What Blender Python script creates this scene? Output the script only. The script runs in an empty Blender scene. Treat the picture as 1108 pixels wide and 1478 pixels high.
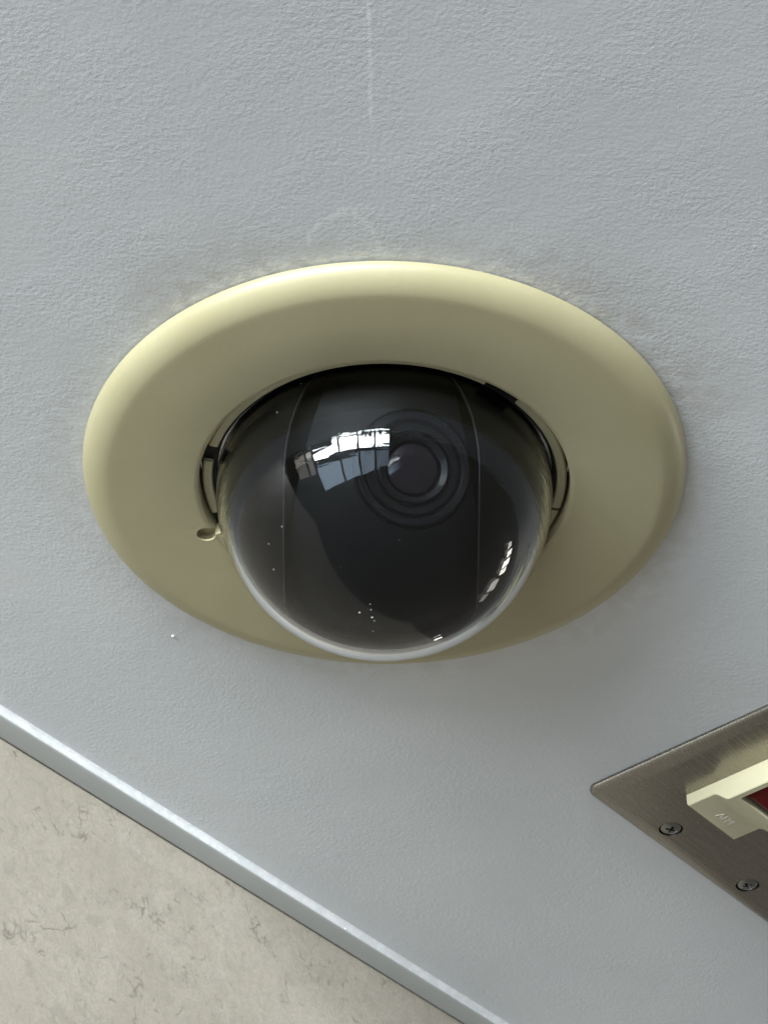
import bpy, bmesh, math, random
from mathutils import Vector, Matrix
R = math.radians
S = 0.000883                      # one drawing unit in metres (the camera's trim ring is 200 units across)
ZC = 2.6                          # height of the ceiling
TH = 0.8617                       # direction of the wall and of the switch plate on the ceiling
U = Vector((math.cos(TH), math.sin(TH), 0)); V = Vector((-math.sin(TH), math.cos(TH), 0))
sc = bpy.context.scene
col = sc.collection

# ------------------------------------------------------------------ camera
def basis(p, y, r):
    fwd = Vector((math.sin(y)*math.cos(p), math.cos(y)*math.cos(p), math.sin(p)))
    right = Vector((math.cos(y), -math.sin(y), 0)); up = right.cross(fwd)
    c, s = math.cos(r), math.sin(r)
    return c*right + s*up, -s*right + c*up, fwd
CAMP = Vector((0, -689.43, -600.89))
cr, cu, cf = basis(0.70305, -0.0001043, 0.0099094)
cam = bpy.data.cameras.new('camera'); cam_o = bpy.data.objects.new('camera', cam); col.objects.link(cam_o)
cam_o.matrix_world = Matrix(((cr.x, cu.x, -cf.x, CAMP.x*S), (cr.y, cu.y, -cf.y, CAMP.y*S),
                             (cr.z, cu.z, -cf.z, ZC + CAMP.z*S), (0, 0, 0, 1)))
cam.sensor_fit = 'VERTICAL'; cam.sensor_height = 36.0; cam.lens = 3966.49/1478*36
cam.clip_start = 0.01; cam.clip_end = 100
sc.camera = cam_o

# ------------------------------------------------------------------ world (dim light of the hall)
w = bpy.data.worlds.new('World'); sc.world = w; w.use_nodes = True
w.node_tree.nodes['Background'].inputs[0].default_value = (1.04, 0.99, 0.90, 1)
w.node_tree.nodes['Background'].inputs[1].default_value = 0.19

# ------------------------------------------------------------------ daylight from the hall's windows
def lamp(c, wdt, hgt, facing, L, colour):
    """window pane as an area lamp: centre c (m), facing direction, radiance L"""
    d = bpy.data.lights.new('window_light', 'AREA'); d.shape = 'RECTANGLE'
    d.size = wdt; d.size_y = hgt; d.color = colour; d.energy = L*math.pi*wdt*hgt
    o = bpy.data.objects.new('window_light', d); col.objects.link(o)
    z = -Vector(facing).normalized(); y = Vector((0, 0, 1)); x = y.cross(z)
    o.matrix_world = Matrix(((x.x, y.x, z.x, c.x), (x.y, y.y, z.y, c.y), (x.z, y.z, z.z, c.z), (0, 0, 0, 1)))
D = 4.2
def pane(v0, v1, z0, z1, L, colour):
    lamp(-U*D + V*(D*(v0+v1)/2) + Vector((0, 0, ZC + D*(z0+z1)/2)), abs(v1-v0)*D, abs(z1-z0)*D, U, L, colour)
WHITE = (0.96, 1.0, 1.02); BLUE = (0.60, 0.79, 1.0)
for v0, v1, zt, lw in ((.108, -.178, -.085, 6), (-.208, -.42, -.004, 5.6), (-.452, -.665, -.05, 4), (-.70, -.94, -.06, 2.4)):
    pane(v0, v1, zt, -.160, 96, WHITE)
    pane(v0, v1, -.257, -.565, lw, BLUE)
for v0, v1, zt, zb in ((-.13, -.178, -.01, -.085), (-.452, -.49, -.008, -.05), (-.55, -.60, -.02, -.05), (-.64, -.665, -.012, -.05), (-.70, -.735, -.008, -.06), (-.80, -.85, -.03, -.06)):
    pane(v0, v1, zt, zb, 76, WHITE)
for v0, v1, z0, z1, L in ((.20, .135, -.03, -.12, 9), (.20, .135, -.13, -.30, 2.2), (.36, .225, -.02, -.13, 4), (.36, .225, -.14, -.28, 1.6)):
    pane(v0, v1, z0, z1, L, (1.0, .95, .86))
D2 = 6.0                          # windows at the other end of the hall
for v0, v1, z0, z1, L in ((.04, -.03, -.20, -.26, 2.2), (-.05, -.15, -.16, -.25, 4.5), (-.18, -.23, -.11, -.185, 13), (-.245, -.305, -.095, -.18, 18), (-.33, -.39, -.085, -.15, 16), (-.42, -.48, -.10, -.15, 9), (.50, .44, -.105, -.14, 12)):
    lamp(U*D2 + V*(D2*(v0+v1)/2) + Vector((0, 0, ZC + D2*(z0+z1)/2)), abs(v1-v0)*D2, abs(z1-z0)*D2, -U, L, (1.0, .97, .88))

sc.render.engine = 'CYCLES'
try:
    sc.cycles.use_denoising = True
    sc.cycles.max_bounces = 14; sc.cycles.transmission_bounces = 12; sc.cycles.glossy_bounces = 5; sc.cycles.diffuse_bounces = 3
    sc.cycles.use_adaptive_sampling = True; sc.cycles.adaptive_threshold = .02
    sc.cycles.sample_clamp_indirect = 6.0
except Exception: pass
sc.view_settings.view_transform = 'Standard'; sc.view_settings.look = 'None'
sc.view_settings.exposure = 0.0; sc.view_settings.gamma = 1.0

# ------------------------------------------------------------------ material helpers
class NT:
    def __init__(s, name):
        s.m = bpy.data.materials.new(name); s.m.use_nodes = True; s.t = s.m.node_tree
        s.b = s.t.nodes['Principled BSDF']; s.co = None
    def n(s, typ, inputs=None, **kw):
        x = s.t.nodes.new(typ)
        for k, v in kw.items(): setattr(x, k, v)
        for k, v in (inputs or {}).items(): s.set(x.inputs[k], v)
        return x
    def set(s, sock, v):
        if isinstance(v, bpy.types.NodeSocket): s.t.links.new(v, sock)
        elif isinstance(v, bpy.types.Node): s.t.links.new(v.outputs[0], sock)
        else: sock.default_value = v
    def obj(s):
        if s.co is None: s.co = s.n('ShaderNodeTexCoord').outputs['Object']
        return s.co
    def units(s):                 # object coordinates in drawing units
        return s.n('ShaderNodeVectorMath', {0: s.obj(), 1: (1/S,)*3}, operation='MULTIPLY').outputs[0]
    def noise(s, vec, scale, detail=3, rough=.5, dist=0):
        return s.n('ShaderNodeTexNoise', {'Vector': vec, 'Scale': scale, 'Detail': detail, 'Roughness': rough, 'Distortion': dist}).outputs[0]
    def math(s, op, a, b=0.0, c=0.0, clamp=False):
        x = s.n('ShaderNodeMath', {0: a, 1: b, 2: c}, operation=op); x.use_clamp = clamp; return x.outputs[0]
    def ramp(s, f, lo, hi, o0=0.0, o1=1.0, smooth=True):
        return s.n('ShaderNodeMapRange', {0: f, 1: lo, 2: hi, 3: o0, 4: o1}, interpolation_type='SMOOTHSTEP' if smooth else 'LINEAR').outputs[0]
    def mix(s, f, a, b):
        x = s.n('ShaderNodeMix', data_type='RGBA')
        s.set(x.inputs[0], f); s.set(x.inputs[6], a); s.set(x.inputs[7], b); return x.outputs[2]
    def bump(s, h, strength=.3, dist=.0002, normal=None):
        d = {'Height': h, 'Strength': strength, 'Distance': dist}
        if normal is not None: d['Normal'] = normal
        return s.n('ShaderNodeBump', d).outputs[0]
    def P(s, **kw):
        for k, v in kw.items(): s.set(s.b.inputs[k.replace('_', ' ')], v)
        return s.m
def c4(r, g, b): return (r, g, b, 1)

def mat_plain(name, colr, rough=.5, metal=0.0, spec=.5, grain=0.0, gscale=1.2):
    t = NT(name); u = t.units()
    f = t.noise(u, .12, 3)
    t.P(Base_Color=t.mix(t.ramp(f, .3, .7, 0, 1), c4(*[c*.985 for c in colr]), c4(*[min(1, c*1.015) for c in colr])),
        Metallic=metal, Specular_IOR_Level=spec, Roughness=t.ramp(f, .3, .7, rough*.92, rough*1.08))
    if grain: t.P(Normal=t.bump(t.noise(u, gscale, 3), grain, .0002))
    return t.m

def mat_ring():
    t = NT('ivory_plastic'); u = t.units()
    f = t.noise(u, .035, 3); sp = t.noise(u, .55, 2, .6)
    base = t.mix(t.ramp(f, .35, .65), c4(.380, .350, .208), c4(.396, .366, .222))
    t.P(Base_Color=t.mix(t.ramp(sp, .3, .75, 0, .10), base, c4(.30, .28, .18)), Roughness=t.ramp(f, .3, .7, .36, .46), Specular_IOR_Level=.5,
        Normal=t.bump(t.noise(u, 1.1, 2), .07, .00025))
    return t.m

def mat_ceiling():
    t = NT('painted_ceiling'); u = t.units()
    fine = t.noise(u, .72, 3, .55)
    peel = t.math('ADD', fine, t.math('MULTIPLY', t.noise(u, .24, 1), .55))
    peel = t.math('MULTIPLY', peel, t.ramp(t.noise(u, .03, 1), .3, .7, .6, 1.25))
    # colour: slightly uneven paint, grime round the trim ring, pale rubbed marks
    sep = t.n('ShaderNodeSeparateXYZ', {0: u}); X, Y = sep.outputs[0], sep.outputs[1]
    r = t.math('SQRT', t.math('ADD', t.math('MULTIPLY', X, X), t.math('MULTIPLY', Y, Y)))
    base = t.mix(t.ramp(t.noise(u, .012, 3), .35, .65), c4(.645, .675, .695), c4(.68, .706, .722))
    n1 = t.noise(u, .03, 4, .6); n2 = t.noise(u, .14, 4, .65)
    edge = t.math('ADD', r, t.math('MULTIPLY', t.math('SUBTRACT', n1, .5), 34))
    halo = t.math('MULTIPLY', t.ramp(edge, 103, 123, 1, 0), t.ramp(n2, .30, .62))
    # heavier to the near right and near left of the ring
    def lobe(x, y, rad): 
        dx = t.math('SUBTRACT', X, x); dy = t.math('SUBTRACT', Y, y)
        dd = t.math('SQRT', t.math('ADD', t.math('MULTIPLY', dx, dx), t.math('MULTIPLY', dy, dy)))
        return t.ramp(t.math('ADD', dd, t.math('MULTIPLY', t.math('SUBTRACT', n1, .5), 30)), rad*.3, rad, 1, 0)
    lob = t.math('ADD', t.math('ADD', lobe(70, -90, 46), lobe(-62, -98, 44)), lobe(100, -50, 30))
    grime = t.math('MULTIPLY', t.math('ADD', t.math('MULTIPLY', halo, .26), t.math('MULTIPLY', lob, t.math('MULTIPLY', t.ramp(r, 102, 138, 1, 0), .34)), clamp=True), t.ramp(n2, .25, .6, .4, 1))
    colr = t.mix(grime, base, c4(.45, .43, .39))
    # pale filler smears close to the ring, thin pale line running off the near side
    smear = t.math('MULTIPLY', t.math('MULTIPLY', t.ramp(r, 101, 107, 1, 0), t.ramp(Y, -60, -85, 0, 1)), t.ramp(t.noise(u, .3, 3), .42, .62))
    colr = t.mix(t.math('MULTIPLY', smear, .55), colr, c4(.82, .81, .76))
    lx = t.math('ABSOLUTE', t.math('SUBTRACT', X, t.math('ADD', t.math('MULTIPLY', t.math('ADD', Y, 198), .03), t.math('ADD', -7.2, t.math('MULTIPLY', t.noise(u, .06, 2), 2.4)))))
    line = t.math('MULTIPLY', t.math('MULTIPLY', t.ramp(lx, .2, .9, 1, 0), t.ramp(Y, -160, -150, 1, 0)), t.ramp(t.noise(u, .22, 3), .25, .55))
    colr = t.mix(t.math('MULTIPLY', line, .5), colr, c4(.90, .91, .90))
    ax = t.math('SUBTRACT', X, -13); ay = t.math('SUBTRACT', Y, -104)
    ar = t.math('SQRT', t.math('ADD', t.math('MULTIPLY', ax, ax), t.math('MULTIPLY', t.math('MULTIPLY', ay, ay), .42)))
    arc = t.math('MULTIPLY', t.ramp(t.math('ABSOLUTE', t.math('ADD', t.math('SUBTRACT', ar, 10), t.math('MULTIPLY', t.math('SUBTRACT', n2, .5), 7))), .3, 1.2, 1, 0), t.math('MULTIPLY', t.ramp(Y, -100, -103, 0, 1), t.ramp(t.noise(u, .2, 2), .35, .55)))
    colr = t.mix(t.math('MULTIPLY', arc, .4), colr, c4(.86, .86, .84))
    h = peel
    t.P(Base_Color=colr, Roughness=.48, Specular_IOR_Level=.45, Normal=t.bump(h, .30, .00036))
    return t.m

def mat_caulk():
    t = NT('white_caulk'); u = t.units(); n = t.noise(u, .22, 4, .65)
    t.P(Base_Color=t.mix(t.ramp(n, .35, .65), c4(.74, .775, .785), c4(.85, .875, .885)), Roughness=.5, Specular_IOR_Level=.35, Normal=t.bump(t.noise(u, .45, 3), .35, .0003))
    return t.m

def mat_stone():
    t = NT('beige_limestone'); u = t.units()
    a = t.noise(u, .03, 5, .6, .6); b = t.noise(u, .11, 5, .62, 1.2); c = t.noise(u, .5, 3, .6)
    colr = t.mix(t.ramp(a, .32, .68), c4(.48, .437, .37), c4(.555, .508, .438))
    colr = t.mix(t.math('MULTIPLY', t.ramp(b, .5, .68), .55), colr, c4(.37, .352, .295))
    colr = t.mix(t.math('MULTIPLY', t.ramp(b, .42, .30), .5), colr, c4(.58, .56, .49))
    colr = t.mix(t.ramp(t.noise(u, .26, 5, .7, 1.5), .38, .62, 0, .42), colr, c4(.375, .355, .285))
    pink = t.ramp(t.noise(u, .02, 2), .58, .72)
    colr = t.mix(t.math('MULTIPLY', pink, .35), colr, c4(.54, .47, .41))
    colr = t.mix(t.ramp(t.noise(u, 1.1, 3, .6), .35, .65, 0, .22), colr, c4(.31, .29, .235))
    # hairline veins and small pits, only here and there
    wob = t.n('ShaderNodeVectorMath', {0: t.n('ShaderNodeTexNoise', {'Vector': u, 'Scale': .10, 'Detail': 4}).outputs[1], 1: (14, 14, 14)}, operation='MULTIPLY')
    vw = t.n('ShaderNodeVectorMath', {0: u, 1: wob.outputs[0]}, operation='ADD').outputs[0]
    ve = t.n('ShaderNodeTexVoronoi', {'Vector': vw, 'Scale': .055}, feature='DISTANCE_TO_EDGE').outputs[0]
    vein = t.math('MULTIPLY', t.ramp(ve, .006, .035, 1, 0), t.ramp(t.noise(u, .07, 3), .56, .68))
    ve2 = t.n('ShaderNodeTexVoronoi', {'Vector': vw, 'Scale': .16}, feature='DISTANCE_TO_EDGE').outputs[0]
    vein2 = t.math('MULTIPLY', t.ramp(ve2, .02, .12, 1, 0), t.ramp(t.noise(u, .06, 5, .65), .55, .68))
    pit = t.math('MULTIPLY', t.ramp(c, .60, .72), t.ramp(b, .46, .60))
    dark = t.math('ADD', t.math('ADD', t.math('MULTIPLY', vein, .62), t.math('MULTIPLY', vein2, .62)), t.math('MULTIPLY', pit, .5), clamp=True)
    colr = t.mix(dark, colr, c4(.20, .178, .14))
    t.P(Base_Color=colr, Roughness=.42, Specular_IOR_Level=.4, Normal=t.bump(t.math('SUBTRACT', b, t.math('MULTIPLY', dark, .7)), .12, .0003))
    return t.m

def mat_steel():
    t = NT('brushed_steel'); u = t.units()
    rt = t.n('ShaderNodeMapping', {'Vector': u, 'Rotation': (0, 0, -TH)}).outputs[0]
    st = t.n('ShaderNodeMapping', {'Vector': rt, 'Scale': (.03, 2.2, 1)}).outputs[0]
    g = t.noise(st, 1.0, 3)
    t.P(Base_Color=t.mix(g, c4(.25, .235, .205), c4(.32, .30, .265)), Metallic=1.0, Roughness=t.ramp(g, .3, .7, .24, .34), Normal=t.bump(g, .13, .0001))
    try: t.b.inputs['Anisotropic'].default_value = .3
    except Exception: pass
    return t.m

def mat_glass(inner=False):
    t = NT('smoked_dome_inside' if inner else 'clear_dome'); t.t.nodes.remove(t.b); u = t.units()
    sep = t.n('ShaderNodeSeparateXYZ', {0: u})
    # faint moulding ripples in the flank of the dome
    m = t.n('ShaderNodeMapping', {'Vector': u, 'Scale': (.05, .05, .42)}).outputs[0]
    h = t.math('MULTIPLY', t.noise(m, 1.0, 3, .6), t.ramp(sep.outputs[2], -44, -24, 0, 1))
    nrm = t.bump(h, .30, .00035); out = t.t.nodes['Material Output'].inputs[0]
    if not inner:
        t.t.links.new(t.n('ShaderNodeBsdfGlass', {'Color': c4(1, 1, 1), 'Roughness': 0.0, 'IOR': 1.43, 'Normal': nrm}).outputs[0], out)
    else:                         # the smoke-grey film is on the inside
        mx = t.n('ShaderNodeMixShader', {0: t.math('POWER', t.n('ShaderNodeFresnel', {'IOR': 1.43}).outputs[0], 1.7)})
        t.t.links.new(t.n('ShaderNodeBsdfRefraction', {'Color': c4(.62, .64, .65), 'Roughness': 0.0, 'IOR': 1.43}).outputs[0], mx.inputs[1])
        t.t.links.new(t.n('ShaderNodeBsdfGlossy', {'Color': c4(1, 1, 1), 'Roughness': 0.0}).outputs[0], mx.inputs[2])
        t.t.links.new(mx.outputs[0], out)
    return t.m

M = dict(ceiling=mat_ceiling(), stone=mat_stone(), steel=mat_steel(), glass=mat_glass(), smoke=mat_glass(True),
    cream=mat_ring(),
    cream2=mat_plain('cream_plastic', (.56, .53, .36), .38, grain=.05),
    trim=mat_plain('painted_trim', (.50, .525, .52), .6, grain=.06, gscale=.5),
    caulk=mat_caulk(),
    black=mat_plain('black_plastic', (.008, .008, .008), .5, spec=.15),
    shroud=mat_plain('shroud_plastic', (.006, .006, .0065), .5, spec=.10),
    ball=mat_plain('camera_body', (.012, .0135, .015), .5, spec=.12),
    ring=mat_plain('lens_ring', (.013, .015, .018), .22, spec=.35),
    glint=mat_plain('edge_glint', (.05, .053, .056), .35, spec=.3),  # paler than the shroud: edge highlight put into the colour
    lens=mat_plain('lens_glass', (.018, .016, .022), .06, spec=.8),
    red=mat_plain('red_lens', (.11, .0005, .001), .3, spec=.15),
    screw=mat_plain('screw_steel', (.24, .24, .225), .30, metal=1.0),
    print=mat_plain('pale_print', (.72, .70, .60), .5),
    dust=mat_plain('dust', (.8, .8, .78), .7),
    speck=mat_plain('white_paint', (.92, .93, .93), .2))

# ------------------------------------------------------------------ mesh helpers (everything in drawing units)
def mesh(name, verts, faces, material, parent=None, origin=Vector((0, 0, 0)), smooth=35):
    me = bpy.data.meshes.new(name)
    me.from_pydata([((v[0]-origin[0])*S, (v[1]-origin[1])*S, (v[2]-origin[2])*S) for v in verts], [], faces)
    bm = bmesh.new(); bm.from_mesh(me); bmesh.ops.recalc_face_normals(bm, faces=bm.faces); bm.to_mesh(me); bm.free()
    me.materials.append(material)
    if smooth:
        me.shade_smooth(); me.set_sharp_from_angle(angle=R(smooth))
    o = bpy.data.objects.new(name, me); col.objects.link(o)
    if parent is not None: o.parent = parent
    else: o.location = (origin[0]*S, origin[1]*S, ZC + origin[2]*S)
    return o
def empty(name, origin, label, cat):
    o = bpy.data.objects.new(name, None); o.empty_display_size = .02; col.objects.link(o)
    o.location = (origin[0]*S, origin[1]*S, ZC + origin[2]*S); o['label'] = label; o['category'] = cat
    return o
def lathe(profile, seg=192, a0=0.0, a1=360.0, closed=True, frame=None):
    """profile of (r, z) turned round z; frame=(centre, axis) turns it round another axis"""
    full = abs(a1-a0) >= 359.99; n = seg if full else seg+1
    vs, fs = [], []; m = len(profile)
    if frame:
        c, ax = frame; ax = ax.normalized(); ex = ax.orthogonal().normalized(); ey = ax.cross(ex)
    for i in range(n):
        a = R(a0 + (a1-a0)*i/seg); ca, sa = math.cos(a), math.sin(a)
        for r, z in profile:
            vs.append(c + ex*(r*ca) + ey*(r*sa) + ax*z if frame else Vector((r*ca, r*sa, z)))
    cnt = seg
    for i in range(cnt):
        j = (i+1) % n if full else i+1
        for k in range(m if closed else m-1):
            l = (k+1) % m
            q = [i*m+k, j*m+k, j*m+l, i*m+l]
            if profile[k][0] < 1e-6: q = [q[0], q[2], q[3]]
            elif profile[l][0] < 1e-6: q = [q[0], q[1], q[2]]
            if profile[k][0] < 1e-6 and profile[l][0] < 1e-6: continue
            fs.append(q)
    if not full and closed:
        fs.append(list(range(m))); fs.append([(n-1)*m + k for k in range(m)])
    return weld(vs, fs)
def weld(vs, fs):
    seen, mp, out = {}, [], []
    for v in vs:
        k = (round(v[0], 4), round(v[1], 4), round(v[2], 4))
        if k not in seen: seen[k] = len(out); out.append(Vector(v))
        mp.append(seen[k])
    nf = []
    for f in fs:
        g = []
        for i in f:
            if mp[i] not in g: g.append(mp[i])
        if len(g) > 2: nf.append(g)
    return out, nf
def uvz(u, v, z): return U*u + V*v + Vector((0, 0, z))
def rrect(u0, u1, v0, v1, rc, seg=8):
    pts = []
    for cu_, cv_, a in ((u1-rc, v1-rc, 0), (u0+rc, v1-rc, 90), (u0+rc, v0+rc, 180), (u1-rc, v0+rc, 270)):
        for k in range(seg+1):
            t = R(a + 90*k/seg); pts.append((cu_ + rc*math.cos(t), cv_ + rc*math.sin(t)))
    return pts
def slab(u0, u1, v0, v1, rc, steps, seg=8):
    """rounded rectangle on the ceiling with rings of (inset, z); both ends capped"""
    vs, fs = [], []; n = 4*(seg+1)
    for ins, z in steps:
        for p in rrect(u0+ins, u1-ins, v0+ins, v1-ins, max(rc-ins, .3), seg): vs.append(uvz(p[0], p[1], z))
    for k in range(len(steps)-1):
        for i in range(n): fs.append([k*n+i, k*n+(i+1) % n, (k+1)*n+(i+1) % n, (k+1)*n+i])
    fs.append(list(range(n))); fs.append([(len(steps)-1)*n + i for i in range(n)])
    return vs, fs
def cut(o, vs, fs):
    """subtract a solid from mesh object o (built in the same units) and keep the result"""
    off = o.matrix_world.translation if o.parent is None else o.parent.location
    me = bpy.data.meshes.new('c'); me.from_pydata([(v[0]*S, v[1]*S, ZC + v[2]*S) for v in vs], [], fs)
    bm = bmesh.new(); bm.from_mesh(me); bmesh.ops.recalc_face_normals(bm, faces=bm.faces); bm.to_mesh(me); bm.free()
    c = bpy.data.objects.new('c', me); col.objects.link(c)
    md = o.modifiers.new('b', 'BOOLEAN'); md.operation = 'DIFFERENCE'; md.solver = 'EXACT'; md.object = c
    bpy.context.view_layer.update()
    dg = bpy.context.evaluated_depsgraph_get()
    nm = bpy.data.meshes.new_from_object(o.evaluated_get(dg))
    o.modifiers.remove(md); old = o.data; o.data = nm; nm.name = old.name
    bpy.data.objects.remove(c); bpy.data.meshes.remove(me)
    nm.shade_smooth(); nm.set_sharp_from_angle(angle=R(30))
def st(o, kind='structure', label=None):
    o['kind'] = kind
    if label: o['label'] = label
    return o

# ------------------------------------------------------------------ the setting
# ceiling sheet with the round cut-out for the camera
UA, UB, VA, VB = -2600, 1800, -2200, 194.0
def ceil_sheet():
    n = 256; vs, fs = [], []
    angs = sorted(set([2*math.pi*i/n for i in range(n)] + [math.atan2(b, a) % (2*math.pi) for a in (UA, UB) for b in (VA, VB)]))
    n = len(angs)
    for z in (0.0, 10.0):
        for a in angs:
            ca, sa = math.cos(a), math.sin(a)
            t = min(((UB if ca > 0 else UA)/ca) if abs(ca) > 1e-9 else 1e9, ((VB if sa > 0 else VA)/sa) if abs(sa) > 1e-9 else 1e9)
            vs.append(uvz(80*ca, 80*sa, z)); vs.append(uvz(t*ca, t*sa, z))
    for i in range(n):
        j = (i+1) % n; o = 2*n
        fs += [[2*i, 2*i+1, 2*j+1, 2*j], [o+2*i, o+2*j, o+2*j+1, o+2*i+1], [2*i, 2*j, o+2*j, o+2*i], [2*i+1, o+2*i+1, o+2*j+1, 2*j+1]]
    return vs, fs
ceil_o = st(mesh('ceiling', *ceil_sheet(), M['ceiling'], smooth=0), label='pale grey painted ceiling with orange-peel roller texture')
def bump_at(name, p, r, parent, flat=.6):
    vs, fs = lathe([(r*math.cos(R(t)), -r*flat*math.sin(R(t))) for t in (0, 30, 60, 90)], 10, closed=False)
    return mesh(name, [v + p for v in vs], fs, M['speck'], parent, Vector((0, 0, 0)), 60)
PB = bump_at('paint_drop', Vector((-74.9, 89.3, 0)), .7, ceil_o)

# stepped edge trim between ceiling and stone
def extrude_uv(profile, u0, u1, n=1, wob=0.0, seed=1):
    rnd = random.Random(seed); vs, fs = [], []; m = len(profile)
    for i in range(n+1):
        u = u0 + (u1-u0)*i/n
        for k, (v, z) in enumerate(profile):
            dv = rnd.uniform(-wob, wob) if wob and 0 < k < m-1 else 0
            vs.append(uvz(u, v+dv, z + (rnd.uniform(-wob, wob)*.6 if dv else 0)))
    for i in range(n):
        for k in range(m):
            fs.append([i*m+k, i*m+(k+1) % m, (i+1)*m+(k+1) % m, (i+1)*m+k])
    fs.append(list(range(m))); fs.append([n*m+k for k in range(m)])
    return vs, fs
TR = [(194.15, 6), (194.15, -2.8), (194.3, -3.12), (194.65, -3.25), (195.8, -3.25), (203.6, -3.25), (204.2, -3.1), (204.45, -2.7), (204.45, 6)]
trim = mesh('edge_trim', *extrude_uv(TR, -1500, 1500), M['trim'], origin=uvz(150, 199, 0))
trim['label'] = 'grey stepped metal trim strip along the edge where ceiling meets stone wall'; trim['category'] = 'trim'
CK = [(194.3, 1), (193.0, 1), (192.6, -.08), (193.3, -.5), (193.72, -1.2), (193.9, -2.0), (194.0, -2.75), (194.3, -3.0), (194.7, -2.9), (194.8, 1)]
ck = mesh('caulk_bead', *extrude_uv(CK, -700, 900, 800, .06, 4), M['caulk'], trim, uvz(150, 199, 0), 60)
bp = bump_at('paint_drop', uvz(204.6, 194.3, -2.4) - uvz(150, 199, 0), .8, trim)

# stone facing of the wall below the trim
def box_uv(u0, u1, v0, v1, z0, z1):
    vs = [uvz(u, v, z) for z in (z0, z1) for u, v in ((u0, v0), (u1, v0), (u1, v1), (u0, v1))]
    return vs, [[0, 1, 2, 3], [4, 5, 6, 7], [0, 1, 5, 4], [1, 2, 6, 5], [2, 3, 7, 6], [3, 0, 4, 7]]
st(mesh('wall', *box_uv(-430, 447, 205.3, 235, -430, 9), M['stone'], origin=uvz(150, 205.3, 0), smooth=0), label='beige limestone wall with hairline veins below the ceiling')

# ------------------------------------------------------------------ dome camera
O0 = Vector((0, 0, 0))
cam_thing = empty('dome_camera', O0, 'round smoked-glass dome security camera in cream trim ring recessed in ceiling', 'security camera')
b_, h_ = 10.5, 7.5
prof = [(98.2, .3), (98.2, -.6), (99.8, -.75)]
for k in range(15):
    t = k/14*R(76)
    prof.append((100-b_ + b_*math.cos(t), -1.1 - (h_-1.1)*math.sin(t)/math.sin(R(76))))
prof += [(91.2, -7.58), (89.5, -7.62), (80, -7.62), (63.2, -7.62), (62.2, -7.45), (61.5, -6.9), (61.3, -6.2), (61.3, 5), (76, 5), (76, .3)]
ring = mesh('trim_ring', *lathe(prof, 256), M['cream'], cam_thing)
ka = R(158.8); kc = Vector((64.2*math.cos(ka), 64.2*math.sin(ka), 0))
def cyl(c, r, z0, z1, n=32):
    vs = [Vector((c.x + r*math.cos(2*math.pi*i/n), c.y + r*math.sin(2*math.pi*i/n), z)) for z in (z0, z1) for i in range(n)]
    return vs, [list(range(n)), list(range(n, 2*n))] + [[i, (i+1) % n, n+(i+1) % n, n+i] for i in range(n)]
cut(ring, *cyl(kc, 3.3, -12, -4.6))

BZ = [(57.0, -2.4), (57.0, -3.3), (57.4, -3.75), (59.7, -3.75), (60.25, -3.3), (60.25, -2.4)]
for a0, a1 in ((-163, -57), (-43, 12), (13.6, 150), (164, 189.5)):
    o = mesh('retaining_bezel', *lathe(BZ, max(12, int((a1-a0)/1.5)), a0, a1), M['cream'], cam_thing)
TB = [(56.4, -2.4), (56.4, -6.4), (57.0, -7.1), (61.5, -7.3), (61.5, -2.4)]
mesh('bezel_tab', *lathe(TB, 24, 126, 157.5), M['cream'], cam_thing)
mesh('dome_flange', *lathe([(55.9, -2.35), (60.6, -2.35), (60.6, -.5), (55.9, -.5)]), M['black'], cam_thing)
mesh('mounting_cup', *lathe([(0, 8), (61.1, 8), (61.1, 5.1), (60.9, 5.1), (60.9, 7), (0, 7)], closed=False), M['black'], cam_thing)

# clear shell
CZ, RO, RI = -8.5, 55.5, 53.1
pr = [(RO, -.6)] + [(RO*math.cos(R(t)), CZ - RO*math.sin(R(t))) for t in [i*1.5 for i in range(61)]]
pr[-1] = (0, CZ-RO)
pi_ = [(RI*math.cos(R(t)), CZ - RI*math.sin(R(t))) for t in [90-i*1.5 for i in range(61)]] + [(RI, -.6)]
pi_[0] = (0, CZ-RI)
dc = mesh('dome_cover', *lathe(pr + pi_, 256), M['glass'], cam_thing, smooth=60)
dc.data.materials.append(M['smoke'])
for p_ in dc.data.polygons:
    c_ = p_.center/S
    if c_.z < -.65 and (math.hypot(c_.x, c_.y) if c_.z > CZ else (c_ - Vector((0, 0, CZ))).length) < (RO+RI)/2: p_.material_index = 1

# black inner shroud with an arched slot
def sphere_shell(ro, ri, zt):
    t0 = math.degrees(math.asin((zt-CZ)/ro)); a = [(ro*math.cos(R(t)), CZ + ro*math.sin(R(t))) for t in [t0 - (90+t0)*i/48 for i in range(49)]]
    t1 = math.degrees(math.asin((zt-CZ)/ri)); b = [(ri*math.cos(R(t)), CZ + ri*math.sin(R(t))) for t in [-90 + (90+t1)*i/48 for i in range(49)]]
    a[-1] = (0, CZ-ro); b[0] = (0, CZ-ri)
    return lathe(a+b, 160)
sh = mesh('inner_shroud', *sphere_shell(51.7, 49.6, 4.5), M['shroud'], cam_thing)
XL, XR, ZA = -31.2, 29.4, -31.0
hw = (XR-XL)/2; xm = (XR+XL)/2
arch = [(XL, -90)] + [(xm - hw*math.cos(R(t)), ZA + 44*math.sin(R(t))) for t in range(0, 181, 6)] + [(XR, -90)]
na = len(arch)
avs = [Vector((xm + (x-xm)*k, y, z)) for y, k in ((-75, 1), (6, 1), (16, .9), (24, .68)) for x, z in arch]
afs = [list(range(na)), [3*na+i for i in range(na)]] + [[r*na+i, r*na+(i+1) % na, (r+1)*na+(i+1) % na, (r+1)*na+i] for r in range(3) for i in range(na)]
cut(sh, avs, afs)

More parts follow.
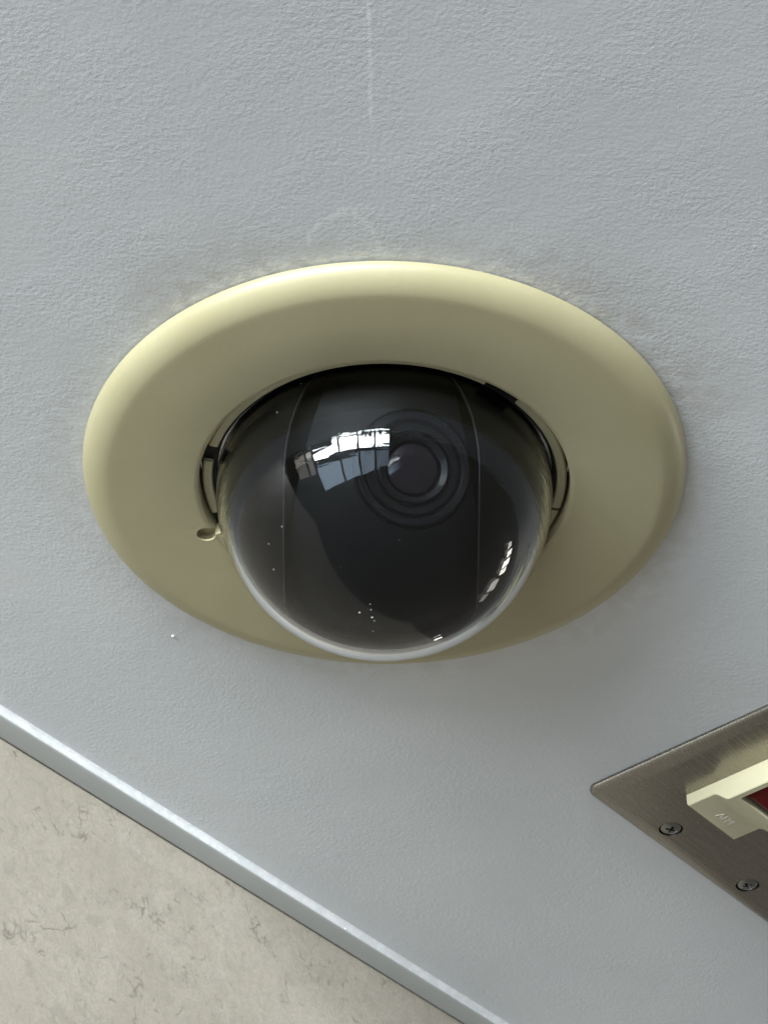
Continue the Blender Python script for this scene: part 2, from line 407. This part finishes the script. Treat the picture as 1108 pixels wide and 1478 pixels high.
def tube(path, r, n=6, name='slot_glint', m=None, parent=None):
    vs, fs = [], []
    for i, p in enumerate(path):
        d = (path[min(i+1, len(path)-1)] - path[max(i-1, 0)]).normalized(); e1 = d.orthogonal().normalized(); e2 = d.cross(e1)
        e1 = (Vector((1, 0, 0)) - d*d.x).normalized() if abs(d.x) < .95 else e1; e2 = d.cross(e1)
        for k in range(n): a = 2*math.pi*k/n; vs.append(p + e1*(r*math.cos(a)) + e2*(r*math.sin(a)))
    for i in range(len(path)-1):
        for k in range(n): fs.append([i*n+k, i*n+(k+1) % n, (i+1)*n+(k+1) % n, (i+1)*n+k])
    fs += [list(range(n)), [(len(path)-1)*n+k for k in range(n)]]
    return mesh(name, vs, fs, m, parent)
RS = 51.65
glint = []
for k in range(41):                                   # down one side, over the arch, down the other
    y = 6 - k*1.35; q = RS*RS - XL*XL - y*y
    if q <= 0: break
    z = CZ - math.sqrt(q)
    if z > ZA: break
    glint.append(Vector((XL, y, z)))
arcp = []
for t in range(0, 181, 4):
    x = xm - hw*math.cos(R(t)); z = ZA + 44*math.sin(R(t)); q = RS*RS - x*x - (z-CZ)**2
    if q > 0 and z < 4.4: arcp.append(Vector((x, -math.sqrt(q), z)))
left = [p for p in arcp if p.x < xm]; right = [p for p in arcp if p.x >= xm]
rl = [Vector((XR, p.y, CZ - math.sqrt(max(1, RS*RS - XR*XR - p.y*p.y)))) for p in reversed(glint)]
tube(glint + left, .22, m=M['glint'], parent=sh); tube(right + rl, .22, m=M['glint'], parent=sh)  # thin pale tubes added as the painted glint on the slot's edge

# camera ball with its lens
BC = Vector((0, 0, CZ))
vdir = (CAMP - BC).normalized()
ld = (vdir + cr*.215 + cu*.185).normalized()
def ballprof(r): return [(r*math.cos(R(t)), r*math.sin(R(t))) for t in range(-90, 91, 5)]
bpz = ballprof(46.8); bpz[0] = (0, -46.8)
# ball truncated where the lens unit sits
bpz = [p for p in bpz if p[1] < math.sqrt(46.8**2-19**2)] + [(19.2, 42.6), (18.6, 41.9), (0, 41.9)]
ball = mesh('camera_ball', *lathe(bpz, 128, closed=False, frame=(BC, ld)), M['ball'], cam_thing)
for xb, xt in ((-32.0, -15.0), (31.0, 19.0)):          # the ball's cheeks fall away towards the top and leave a dark gap beside the slot
    far = -60 if xb < 0 else 60
    cut(ball, [Vector((x, y, z)) for z, xx in ((-50, xb), (15, xt)) for x, y in ((far, -70), (xx, -70), (xx, 70), (far, 70))], [[0, 1, 2, 3], [4, 5, 6, 7], [0, 1, 5, 4], [1, 2, 6, 5], [2, 3, 7, 6], [3, 0, 4, 7]])
def lathe_l(name, prof, m, parent): return mesh(name, *lathe(prof, 96, closed=True, frame=(BC, ld)), m, parent)
lens = lathe_l('lens_barrel', [(18.3, 41.3), (18.3, 43.5), (17.8, 44.0), (16.0, 44.0), (15.4, 43.4), (15.4, 41.3)], M['ring'], cam_thing)
lathe_l('barrel_ring', [(14.8, 41.3), (14.8, 42.7), (14.3, 43.1), (12.2, 43.1), (11.7, 42.5), (11.7, 41.3)], M['ball'], lens)
lathe_l('focus_ring', [(11.2, 41.3), (11.2, 43.7), (10.8, 44.1), (9.0, 43.3), (8.6, 41.9), (8.6, 41.3)], M['ring'], lens)
mesh('front_lens', *lathe([(8.5, 41.9)] + [(8.4*math.cos(R(t)), 42.1 + 2.2*math.sin(R(t))) for t in range(0, 90, 10)] + [(0, 44.3)], 64, closed=False, frame=(BC, ld)), M['lens'], lens)

# dust on the outside of the dome
def ray_px(px, py): return (cr*((px-554)/3966.49) + cu*(-(py-739)/3966.49) + cf).normalized()
def hit_dome(px, py, rad=RO):
    d = ray_px(px, py); w_ = CAMP - BC; b = d.dot(w_); q = b*b - (w_.dot(w_) - rad*rad)
    return CAMP + d*(-b - math.sqrt(q)) if q > 0 else None
rnd = random.Random(7); dv, df = [], []
spots = [(519, 884, .55), (535, 880, .4), (537, 891, .6), (540, 896, .4), (538, 911, .35), (534, 872, .3), (395, 822, .4), (388, 785, .3), (407, 760, .3), (435, 554, .4), (400, 595, .35)]
spots += [(rnd.gauss(520, 110), rnd.uniform(600, 935), rnd.uniform(.10, .18)) for _ in range(4)]
for px, py, r in [(a, b, c*.72) for a, b, c in spots]:
    p = hit_dome(px, py)
    if p is None: continue
    n = (p-BC).normalized(); ex = n.orthogonal().normalized(); ey = n.cross(ex); k0 = len(dv); st_ = rnd.random()*6
    for i in range(6):
        a = st_ + i*math.pi/3; rr = r*rnd.uniform(.6, 1.1); dv.append(p + n*.03 + ex*(rr*math.cos(a)) + ey*(rr*math.sin(a)))
    dv.append(p + n*(r*.5)); df += [[k0+i, k0+(i+1) % 6, k0+6] for i in range(6)] + [[k0+i for i in range(6)]]
dust = mesh('dust', dv, df, M['dust'], cam_thing); dust['kind'] = 'stuff'

# ------------------------------------------------------------------ steel plate with the red indicator
PO = uvz(254, 0, 0)
plate_t = empty('indicator_plate', PO, 'brushed steel switch plate with cream alarm block and red lens on ceiling', 'switch plate')
steps = [(1.0, .2), (.1, -.1), (0, -.5), (.15, -1.2), (.7, -2.0), (1.8, -2.75), (3.4, -3.3), (5.2, -3.6), (7.0, -3.7)]
plate = mesh('plate', *slab(188.2, 320.2, -73, 59.2, 5.0, steps), M['steel'], plate_t, PO)
scr = [(228.1, 47.6), (280.4, 47.6)]
for su, sv in scr:
    c = uvz(su, sv, 0)
    cv = [Vector((c.x + r*math.cos(R(a*7.5)), c.y + r*math.sin(R(a*7.5)), z)) for r, z in ((4.9, -4.6), (4.7, -3.6), (4.2, -2.0)) for a in range(48)]
    cfc = [list(range(48)), [96+i for i in range(48)]] + [[k*48+i, k*48+(i+1) % 48, (k+1)*48+(i+1) % 48, (k+1)*48+i] for k in range(2) for i in range(48)]
    cut(plate, cv, cfc)
for q, (su, sv) in enumerate(scr):
    c = uvz(su, sv, 0)
    vs, fs = lathe([(0, -1.9), (4.05, -1.9), (4.05, -3.25), (3.7, -3.6), (2.4, -3.95), (0, -4.1)], 48, closed=False)
    s = mesh('screw', [v + c for v in vs], fs, M['screw'], plate_t, PO)
    ang = R((20, 62)[q])
    for k in range(2):
        a = ang + k*math.pi/2; e1 = Vector((math.cos(a), math.sin(a), 0)); e2 = Vector((-e1.y, e1.x, 0))
        vs = [c + e1*(sx*lx) + e2*(sy*wy) + Vector((0, 0, z)) for z, lx, wy in ((-4.4, 2.5, .62), (-2.7, 1.2, .3)) for sx, sy in ((-1, -1), (1, -1), (1, 1), (-1, 1))]
        cut(s, vs, [[0, 1, 2, 3], [4, 5, 6, 7], [0, 1, 5, 4], [1, 2, 6, 5], [2, 3, 7, 6], [3, 0, 4, 7]])

# cream block: thin lug at each end, deeper body with the lens opening in the middle
def block():
    ca = [(29.4, -3.5), (29.4, -8.0), (28.9, -8.6)]
    for k in range(9):                                  # concave sweep from lug to body
        t = k/8; ca.append((17.6 - 7.0*t, -8.6 - 4.8*(t*t*(3-2*t))))
    half = ca
    cen = -7.0
    prof = half + [(2*cen - v, z) for v, z in reversed(half)]
    m = len(prof); vs, fs = [], []
    rows = [(213.0, 0), (213.35, .35), (243.3, .35), (243.7, 0)]
    zmin = lambda z, i: z + i if z < -4 else z
    for u, ins in rows:
        for v, z in prof: vs.append(uvz(u, v - (ins*.6 if v > cen else -ins*.6) if ins == 0 else v, zmin(z, .35) if ins == 0 else z))
    for i in range(len(rows)-1):
        for k in range(m): fs.append([i*m+k, i*m+(k+1) % m, (i+1)*m+(k+1) % m, (i+1)*m+k])
    fs.append(list(range(m))); fs.append([(len(rows)-1)*m+k for k in range(m)])
    return vs, fs
blk = mesh('indicator_block', *block(), M['cream2'], plate_t, PO)
cut(blk, *slab(215.6, 241.0, -21.6, 7.4, 1.0, [(0, -16), (.3, -9.6)], 3))
mesh('red_lens', *slab(217.4, 239.2, -19.8, 5.6, .8, [(.2, -9.5), (.2, -12.0), (.7, -12.5), (2, -12.8)], 3), M['red'], blk, PO)
mesh('lens_surround', *slab(215.8, 240.8, -21.4, 7.2, .9, [(0, -9.5), (0, -9.9)], 3), M['black'], blk, PO)
cu_ = bpy.data.curves.new('t', 'FONT'); cu_.body = 'AFM'; cu_.size = 4.6; cu_.extrude = .12; cu_.align_x = 'CENTER'; cu_.align_y = 'CENTER'
to = bpy.data.objects.new('t', cu_); col.objects.link(to); bpy.context.view_layer.update()
tm = bpy.data.meshes.new_from_object(to.evaluated_get(bpy.context.evaluated_depsgraph_get()))
bpy.data.objects.remove(to)
# read from below: text runs along +u, its top points towards -v
tv = [uvz(229.5 + v.co.x, 23.4 - v.co.y, -8.62 - v.co.z) for v in tm.vertices]
mesh('embossed_lettering', tv, [list(p.vertices) for p in tm.polygons], M['print'], blk, PO, 0)
